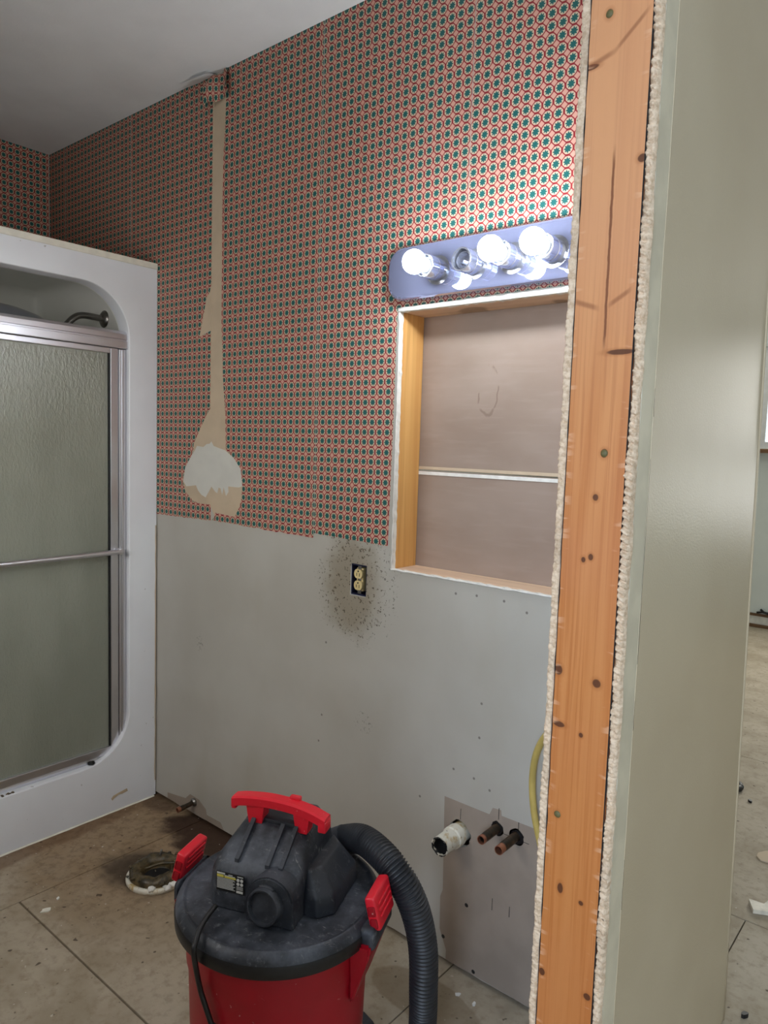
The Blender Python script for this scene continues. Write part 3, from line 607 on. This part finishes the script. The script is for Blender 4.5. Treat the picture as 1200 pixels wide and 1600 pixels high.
# ------------------------------------------------------------------ pipes and cable
dp = empty('drain_pipe', (1.321, -.03, .357), 'stained white plastic drain stub poking from the wall', 'pipe')
bm = bmesh.new(); mt = along((1.322, .05, .357), (.0, -1, -.02)); 
def ragr(base): return base
lathe(bm, [(.0245, 0), (.0245, .055), (.0275, .056), (.0275, .078), (.0240, .080), (.0235, .128), (.0205, .1285), (.0195, .09), (0, .088)], 30, mt)
for v in bm.verts:
    if v.co.y < -.076: v.co.y += .006*noise.noise(v.co*90)
obj('pipe_body', bm, m_pvc, dp, smooth=True, auto=.7)
bm = bmesh.new(); lathe(bm, [(.0212, .1278), (.0235, .1292), (.0215, .1300), (.0192, .118), (.019, .093), (0, .091)], 30, mt)
for v in bm.verts: v.co += Vector((.0012*noise.noise(v.co*200), .003*noise.noise(v.co*120), .0012*noise.noise(v.co*170)))
obj('black_sludge', bm, m_deep, dp, smooth=True, label='black sludge caking the open end')
for k, (x, z, ln, lab) in enumerate(((1.4295, .4115, .070, 'open-ended copper supply pipe, the one nearer the drain stub'), (1.481, .4105, .078, 'open-ended copper supply pipe, the one nearer the yellow cable'))):
    t = empty('copper_pipe', (x, 0, z), lab, 'pipe', 'copper supply stubs under the niche')
    bm = bmesh.new(); lathe(bm, [(.0108, 0), (.0108, .05+ln-.020), (.0104, .05+ln-.019), (.0106, .05+ln), (.0088, .05+ln), (.0086, .05), (0, .05)], 20, along((x, .05, z), (0, -1, -.02))); obj('tube', bm, m_copper, t, smooth=True, auto=.7)
    bm = bmesh.new(); slab(bm, circ(x+.002, z, .0195 if k else .017, 18, .005, 3+k), [circ(x, z, .0112, 16)], 'xz', -.0006, .004)
    for v in bm.verts: v.co.z -= max(0, v.co.x-x)*.25
    obj('rubber_grommet', bm, m_rub, t)
t = empty('toilet_supply_pipe', (.236, 0, .056), 'short copper stub low on the wall near the shower corner', 'pipe')
bm = bmesh.new(); mt = along((.234, .04, .056), (.05, -1, -.02)); lathe(bm, [(.008, 0), (.008, .085), (.009, .086), (.009, .098), (.0085, .112), (.0065, .1125), (.006, .09), (0, .09)], 18, mt); obj('tube', bm, m_copper, t, smooth=True, auto=.7)
bm = bmesh.new(); lathe(bm, [(.008, .0), (.014, .0), (.0145, .006), (.009, .010)], 18, along((.2355, -.0008, .0555), (0, -1, 0))); obj('escutcheon', bm, m_steel, t, smooth=True)
bm = bmesh.new(); cpath = spline([(1.765, -.10, .84), (1.70, -.085, .80), (1.60, -.05, .730), (1.545, -.028, .660), (1.526, -.02, .585), (1.533, -.02, .500), (1.556, -.02, .420), (1.58, -.02, .33), (1.62, -.02, .22)], 60)
tube(bm, cpath, .0078, 10)
cab = obj('electrical_cable', bm, m_cable, None, smooth=True); tag(cab, 'yellow electrical cable hanging against the wall behind the stud', 'cable')
# ------------------------------------------------------------------ toilet flange
FX, FY = .448, -.283
tf = empty('toilet_flange', (FX, FY, 0), 'grimy toilet floor flange with white outer ring and wax residue', 'toilet flange')
def lm(x, y, z): return Matrix.Translation((x, y, z))
bm = bmesh.new(); lathe(bm, [(.088, .0), (.090, .004), (.090, .011), (.086, .015), (.078, .014), (.074, .010), (.074, .0005)], 48, lm(FX, FY, 0)); obj('plastic_ring', bm, m_pvc, tf, smooth=True)
bm = bmesh.new(); lathe(bm, [(.079, .004), (.080, .022), (.070, .034), (.056, .037), (.046, .030), (.042, .015), (.042, .001), (0, .0008)], 64, lm(FX, FY, 0))
for v in bm.verts:
    r = math.hypot(v.co.x-FX, v.co.y-FY)
    if r > .02: v.co.z = max(.0008, v.co.z + .010*noise.noise(v.co*32) + .004*noise.noise(v.co*110)); v.co.x += .005*noise.noise(v.co*40+Vector((3, 0, 0))); v.co.y += .005*noise.noise(v.co*40)
bm2 = bmesh.new(); lathe(bm2, [(.043, .0035), (.03, .0025), (0, .002)], 24, lm(FX, FY, 0)); obj('drain_opening', bm2, m_deep, tf)
obj('wax_seal', bm, m_muck, tf, smooth=True, label='brown lumpy wax seal')
bm = bmesh.new(); random.seed(5)
for i in range(26):
    a = random.uniform(0, 2*PI); r = random.uniform(.048, .086); s = random.uniform(.004, .009)
    p = Vector((FX + r*math.cos(a), FY + r*math.sin(a), .028+random.uniform(-.004, .006))); g = bmesh.ops.create_icosphere(bm, subdivisions=2, radius=s)
    for v in g['verts']: v.co = v.co*(1+.5*noise.noise(v.co*200+p*50)); v.co.z *= .6; v.co += p
obj('wax_crumbs', bm, m_muck, tf, smooth=True, kind='stuff')
bm = bmesh.new(); random.seed(9)
for i in range(9):
    a = random.uniform(-.9, .35); r = random.uniform(.078, .094); s = random.uniform(.006, .012); p = Vector((FX + r*math.cos(a), FY + r*math.sin(a), .016)); g = bmesh.ops.create_icosphere(bm, subdivisions=2, radius=s)
    for v in g['verts']: v.co = v.co*(1+.6*noise.noise(v.co*150+p*50)); v.co.z *= .7; v.co += p
obj('plaster_lump', bm, m_white, tf, smooth=True, label='white plaster lump on the near edge')
for a in (.6, 2.5):
    bm = bmesh.new(); lathe(bm, [(.0035, .02), (.0035, .055), (0, .056)], 10, Matrix.Translation((FX+.066*math.cos(a), FY+.066*math.sin(a), 0)) @ Matrix.Rotation(.25, 4, 'Y')); obj('bolt', bm, m_steel, tf, smooth=True)
bm = bmesh.new(); tube(bm, spline([(FX-.02, FY-.03, .03), (FX+.01, FY+.005, .045), (FX+.045, FY+.035, .048)], 10), .004, 8); obj('broken_strap', bm, m_muck, tf, smooth=True)
# ------------------------------------------------------------------ shop vacuum (local frame: -Y is the front, X runs along the carry handle)
VX, VY, VA = 1.282, -.554, math.radians(22)
vac = empty('shop_vacuum', (VX, VY, 0), 'red and black wet-dry shop vacuum with ribbed hose standing on the plywood floor', 'vacuum', rz=VA); vac.scale = (1.02,)*3; WM['shop_vacuum'] = WM['shop_vacuum'] @ Matrix.Scale(1.02, 4)
V = lambda name, bm, m, par=None, **k: obj(name, bm, m, par or vac, local=True, **k)
bm = bmesh.new(); lathe(bm, [(0, .045), (.150, .045), (.156, .055), (.160, .10), (.164, .25), (.1665, .33), (.170, .34), (.172, .385), (.174, .418), (0, .418)], 72); bucket = V('bucket', bm, m_red, smooth=True, auto=.7)
for s in (-1, 1):      # flared bracket below each latch
    bm = bmesh.new(); pr = [(.160, .30), (.166, .300), (.194, .385), (.200, .402), (.200, .420), (.160, .420)]
    vs = [[bm.verts.new((s*min(x, .19 if s < 0 else 1), y*(1 if z > .35 else .8), z)) for (x, z) in pr] for y in (-.062, .062)]
    for i in range(6): bm.faces.new((vs[0][i], vs[0][(i+1) % 6], vs[1][(i+1) % 6], vs[1][i]))
    bm.faces.new(vs[0]); bm.faces.new(vs[1][::-1]); bmesh.ops.bevel(bm, geom=bm.edges[:], offset=.004, segments=2, affect='EDGES'); V('latch_bracket', bm, m_red, bucket, smooth=True, auto=.8)
bm = bmesh.new(); lathe(bm, [(.1905, .432), (.1895, .4385), (.1860, .4450), (.1800, .4500), (.1770, .4515), (.1745, .4508), (.1728, .4475), (.1680, .4462), (.12, .4495), (0, .4535)], 96); lid = V('lid', bm, m_lid, smooth=True)
bm = bmesh.new(); lathe(bm, [(.174, .412), (.1890, .409), (.1915, .412), (.1922, .430), (.1908, .4335), (.176, .434)], 96); V('lid_rim', bm, m_rub, lid, smooth=True, auto=.9, label='shiny black rim band')
for s in (-1, 1):
    bm = bmesh.new(); box(bm, (s*.178-.016*(s < 0)-.006*(s > 0), -.055, .405), (s*.178+.016*(s > 0)+.006*(s < 0)+s*.012, .055, .446), .010, 3); V('lid_ear', bm, m_lid, lid, smooth=True)
    lt = bmesh.new(); box(lt, (-.0105, -.040, -.026), (.0105, .040, .034), .005, 3)
    for k in range(3):
        z = -.004 + k*.011; box(lt, (.0095, -.030, z-.0022), (.0135, .030, z+.0022), .0014, 1); box(lt, (-.0130, -.030, z+.006), (-.0095, .030, z+.0104), .0014, 1)
    mt = Matrix.Translation((s*.197, 0, .462)) @ Matrix.Rotation(0 if s > 0 else PI, 4, 'Z') @ Matrix.Rotation(math.radians(-14), 4, 'Y')
    lt.transform(mt); l = V('latch', lt, m_bred, smooth=True, auto=.6)
    for yy in (-.041, .041):
        for z in (-.012, .010):
            h = bmesh.new(); box(h, (-.0065, yy-.0006, z-.008), (.0065, yy+.0006, z+.009), .002, 2); h.transform(mt); V('latch_recess', h, m_red, l)
# motor housing
def loft(bm, secs, bev=.006):
    rings = [[bm.verts.new(p) for p in s] for s in secs]; n = len(rings[0])
    for a, b in zip(rings, rings[1:]):
        for i in range(n): bm.faces.new((a[i], a[(i+1) % n], b[(i+1) % n], b[i]))
    bm.faces.new(rings[0]); bm.faces.new(rings[-1][::-1]); bmesh.ops.recalc_face_normals(bm, faces=bm.faces[:])
    if bev: bmesh.ops.bevel(bm, geom=bm.edges[:], offset=bev, segments=3, affect='EDGES', profile=.6)
def sec(x0, x1, yf, yb, z, ch=.02, zf=None):
    zf = z if zf is None else zf
    return [(x0+ch, yf, zf), (x1-ch, yf, zf), (x1, yf+ch, zf), (x1, yb-ch, z), (x1-ch, yb, z), (x0+ch, yb, z), (x0, yb-ch, z), (x0, yf+ch, zf)]
bm = bmesh.new(); loft(bm, [sec(-.108, .074, -.095, .115, .450), sec(-.103, .070, -.090, .110, .512), sec(-.097, .066, -.080, .104, .545, .022, .529), sec(-.074, .056, -.012, .085, .578, .02, .574)], .006); hou = V('motor_housing', bm, m_lid, smooth=True, auto=.5)
bm = bmesh.new()       # raised ribs running up the sloped top
for x in (-.050, .010, .036):
    q = [Vector((x-.004, -.078, .536)), Vector((x+.004, -.078, .536)), Vector((x+.004, -.014, .581)), Vector((x-.004, -.014, .581))]
    d = Vector((0, .0, .0045)); vs = [bm.verts.new(p - d) for p in q] + [bm.verts.new(p + d*.5) for p in q]
    for f in ((3,2,1,0), (4,5,6,7), (0,1,5,4), (1,2,6,5), (2,3,7,6), (3,0,4,7)): bm.faces.new([vs[i] for i in f])
V('rib', bm, m_black, hou)
bm = bmesh.new(); loft(bm, [sec(.052, .126, -.062, .105, .449, .024), sec(.052, .122, -.058, .100, .484, .024), sec(.050, .090, -.035, .09, .520, .02)], .005); V('exhaust_cover', bm, m_black, hou, smooth=True, auto=.5)
bm = bmesh.new(); box(bm, (-.060, -.006, .570), (.044, .07, .5815), .004, 2); V('top_pad', bm, m_black, hou, smooth=True, auto=.6)
# blower port with arched collar
bm = bmesh.new(); ar = []; 
for k in range(17): a = PI*k/16; ar.append((.030 + .044*math.cos(a), .492 + .044*math.sin(a)))
ar += [(-.016, .450), (.076, .450)]; slab(bm, ar, [], 'xz', -.108, -.06); bmesh.ops.bevel(bm, geom=bm.edges[:], offset=.003, segments=2, affect='EDGES'); V('port_collar', bm, m_black, hou, smooth=True, auto=.5)
bm = bmesh.new(); mt = along((.027, -.100, .487), (-.10, -1, .12)); lathe(bm, [(.032, 0), (.032, .020), (.030, .024), (.0275, .024), (.0265, .017), (.010, .0172), (0, .0175)], 36, mt); pt = V('blower_port', bm, m_black, hou, smooth=True, auto=.6)
bm = bmesh.new(); tube(bm, [mt @ Vector((.031*math.sin(a), .031*math.cos(a), .012)) for a in [(-.45 + .9*k/8) for k in range(9)]], .0045, 8); V('port_tab', bm, m_black, hou, smooth=True)
# rating label on the front face
LT = Matrix.Translation((-.053, -.0006, .5015)) @ Matrix.Diagonal((.80, 1, .80, 1)) @ Matrix.Translation((.070, 0, -.4955))
lab = bmesh.new(); box(lab, (-.104, -.0942, .474), (-.036, -.0925, .517)); lab.transform(LT); rl = V('rating_label', lab, m_deep, hou, label='black printed rating label')
bmw = bmesh.new(); bmy = bmesh.new(); YL = -.0946
def bar(b, x0, x1, z0, z1): box(b, (x0, YL-.0002, z0), (x1, YL+.0004, z1))
bar(bmw, -.1025, -.083, .5125, .5160); bar(bmw, -.074, -.064, .5130, .5142); bar(bmw, -.052, -.038, .5130, .5146)
bar(bmy, -.1025, -.086, .5055, .5110); bar(bmy, -.084, -.056, .5055, .5092); bar(bmw, -.084, -.058, .5100, .5112)
for i in range(10): bar(bmw, -.1025, -.060 + .003*math.sin(i*2.3), .5030-.0026*i, .5038-.0026*i)
for i, x in enumerate((-.050, -.041)):
    for zz in (.5065, .4975): lathe(bmw, [(0, .0004), (.0037, .0004), (.0037, 0)], 16, along((x, YL, zz), (0, -1, 0)))
for i in range(3): bar(bmw, -.054, -.038, .4905-.003*i, .4913-.003*i)
bar(bmw, -.054, -.038, .4765, .4815)
bmw.transform(LT); bmy.transform(LT); V('label_print', bmw, m_wht, hou); V('label_band', bmy, m_yel, hou)
# carry handle
hp = spline([(-.096, -.004, .607), (-.07, -.003, .612), (-.025, 0, .6145), (.025, 0, .6125), (.065, -.003, .607), (.094, -.006, .599)], 28)
bm = bmesh.new(); rings = []
for p in hp: rings.append([bm.verts.new(p + Vector((0, a*.0145, b*.0095))) for (a, b) in ((-1, -.8), (-.75, -1), (.75, -1), (1, -.8), (1, .7), (.7, 1), (-.7, 1), (-1, .7))])
for a, b in zip(rings, rings[1:]):
    for k in range(8): bm.faces.new((a[k], a[(k+1) % 8], b[(k+1) % 8], b[k]))
bm.faces.new(rings[0]); bm.faces.new(rings[-1][::-1])
box(bm, (-.097, -.018, .594), (-.087, .012, .608), .003, 2)
for (x0, x1, z0) in ((-.068, -.030, .570), (.028, .062, .570)):
    vs = [bm.verts.new(q) for q in ((x0+.006, -.012, z0), (x1-.006, -.012, z0), (x1-.006, .014, z0), (x0+.006, .014, z0), (x0, -.014, .612), (x1, -.014, .612), (x1, .014, .612), (x0, .014, .612))]
    for f in ((3,2,1,0), (4,5,6,7), (0,1,5,4), (1,2,6,5), (2,3,7,6), (3,0,4,7)): bm.faces.new([vs[i] for i in f])
box(bm, (.080, -.020, .582), (.096, .008, .602), .003, 2)
V('carry_handle', bm, m_bred, smooth=True, auto=.55)
bm = bmesh.new(); box(bm, (.012, .004, .616), (.034, .016, .628), .003, 2); V('handle_switch', bm, m_bred)
# casters
for k in range(4):
    a = math.radians(55+90*k); ca, sa = math.cos(a), math.sin(a); bm = bmesh.new()
    box(bm, (-.03, -.024, .045), (.036, .024, .085), .008, 2); bm.transform(Matrix.Translation((.185*ca, .185*sa, 0)) @ Matrix.Rotation(a, 4, 'Z')); cs = V('caster_foot', bm, m_black, smooth=True)
    bm = bmesh.new(); lathe(bm, [(0, -.012), (.022, -.012), (.024, -.008), (.024, .008), (.022, .012), (0, .012)], 20, along((.195*ca, .195*sa, .0243), (-sa, ca, 0))); V('wheel', bm, m_black, cs, smooth=True, auto=.7)
# power cord and hose, given in world coordinates
def wl(p): return WM['shop_vacuum'].inverted() @ Vector(p)
cord = spline([wl(q) for q in (((1.272,-0.698,0.487),(1.278,-0.722,0.480),(1.286,-0.742,0.472),(1.296,-0.757,0.462),(1.300,-0.764,0.447),(1.286,-0.741,0.366),(1.296,-0.737,0.336),(1.306,-0.732,0.306),(1.315,-0.730,0.283),(1.300,-0.745,0.150),(1.330,-0.770,0.030),(1.420,-0.870,0.008)))], 60)
bm = bmesh.new(); tube(bm, cord, .0046, 10); V('power_cord', bm, m_rub, smooth=True)
hp = spline([wl(q) for q in ((1.282, -.408, .485), (1.312, -.398, .502), (1.362, -.399, .517), (1.440, -.411, .502), (1.483, -.398, .44), (1.488, -.367, .34), (1.475, -.340, .22), (1.455, -.31, .12), (1.45, -.31, .06), (1.49, -.36, .032), (1.55, -.45, .032))], 620)
bm = bmesh.new(); tube(bm, hp, lambda i: (.0285, .0285, .0256, .0248, .0256)[i % 5] if i > 45 else .0285, 22); V('hose', bm, m_hose, smooth=True, auto=.9)
bm = bmesh.new(); lathe(bm, [(.038, 0), (.038, .012), (.034, .016), (.031, .05), (0, .05)], 28, along(wl((1.270, -.414, .470)), wl((1.312, -.398, .502)) - wl((1.270, -.414, .470)))); V('hose_inlet', bm, m_black, smooth=True, auto=.7)
# ------------------------------------------------------------------ debris
def chip(name, x, y, s, th, mat, label, cat, group=None, seed=0):
    bm = bmesh.new(); random.seed(seed); n = 9
    slab(bm, [(s*(.6+.5*random.random())*math.cos(2*PI*i/n), s*.6*(.6+.5*random.random())*math.sin(2*PI*i/n)) for i in range(n)], [], 'xy', 0, th)
    o = obj(name, bm, mat); o.location = (x, y, .0002); o.rotation_euler = (0, 0, seed*1.3); return tag(o, label, cat, group)
chip('plaster_chip', .362, -.576, .017, .003, m_cream, 'pale flat flake beside the floor seam at far left', 'debris', 'chips on the bathroom floor', 1)
chip('plaster_chip', .335, -.530, .007, .003, m_white, 'tiny white crumb just past the pale flake by the floor seam', 'debris', 'chips on the bathroom floor', 2)
chip('plaster_chip', 1.383, -.067, .008, .004, m_white, 'white plaster crumb on the floor beside the vacuum hose', 'debris', 'chips on the bathroom floor', 3)
chip('plaster_chip', 1.429, -.066, .007, .004, m_white, 'white plaster crumb near the wall, farther from the hose', 'debris', 'chips on the bathroom floor', 4)
chip('paper_scrap', 1.80, 1.12, .05, .004, m_tan, 'pale torn scrap lying on the far room floor', 'debris', None, 6)
chip('dark_lump', 1.922, .330, .012, .010, m_rub, 'small dark lump on the floor at the wall end', 'debris', None, 8)
chip('dark_lump', 1.66, 1.5, .012, .008, m_rub, 'dark crumb beside the black ring in the far room', 'debris', None, 9)
bm = bmesh.new(); tube(bm, [(.038*math.cos(k*2*PI/32), .038*math.sin(k*2*PI/32), .012) for k in range(33)], .012, 10); o = obj('rubber_ring', bm, m_rub, smooth=True); o.location = (1.568, 1.578, 0); tag(o, 'black rubber ring half hidden by the wall end', 'ring')
sp = empty('switch_plate', (1.868, .812, 0), 'broken white plastic cover plate lying on the far room floor', 'cover plate', rz=.5); sp.scale = (.85,)*3
bm = bmesh.new(); slab(bm, [(-.055, -.032), (.058, -.034), (.060, .034), (.012, .036), (-.008, .012), (-.052, .030)], [rrect(.016, .048, -.018, .018, .006, 4)], 'xy', .002, .016); obj('plate_shell', bm, m_plate, sp, local=True)
bm = bmesh.new(); slab(bm, rrect(.012, .052, -.022, .022, .006, 4), [], 'xy', .001, .010); obj('plate_insert', bm, m_wht, sp, local=True)
bm = bmesh.new(); box(bm, (-.050, -.010, .0005), (-.012, .012, .012), .003, 2); obj('broken_clip', bm, m_rub, sp, local=True)
pl = empty('hand_tool', (1.02, 4.645, .11), 'dark hand tool lying on the ledge below the far wall', 'tool')
bm = bmesh.new(); tube(bm, [(.96, 4.652, .115), (1.0, 4.648, .125), (1.06, 4.648, .113)], .008, 8); obj('handle', bm, m_rub, pl, smooth=True)
bm = bmesh.new(); tube(bm, [(.985, 4.648, .145), (1.01, 4.648, .125), (1.07, 4.65, .116)], .009, 8); obj('jaw', bm, m_rub, pl, smooth=True)
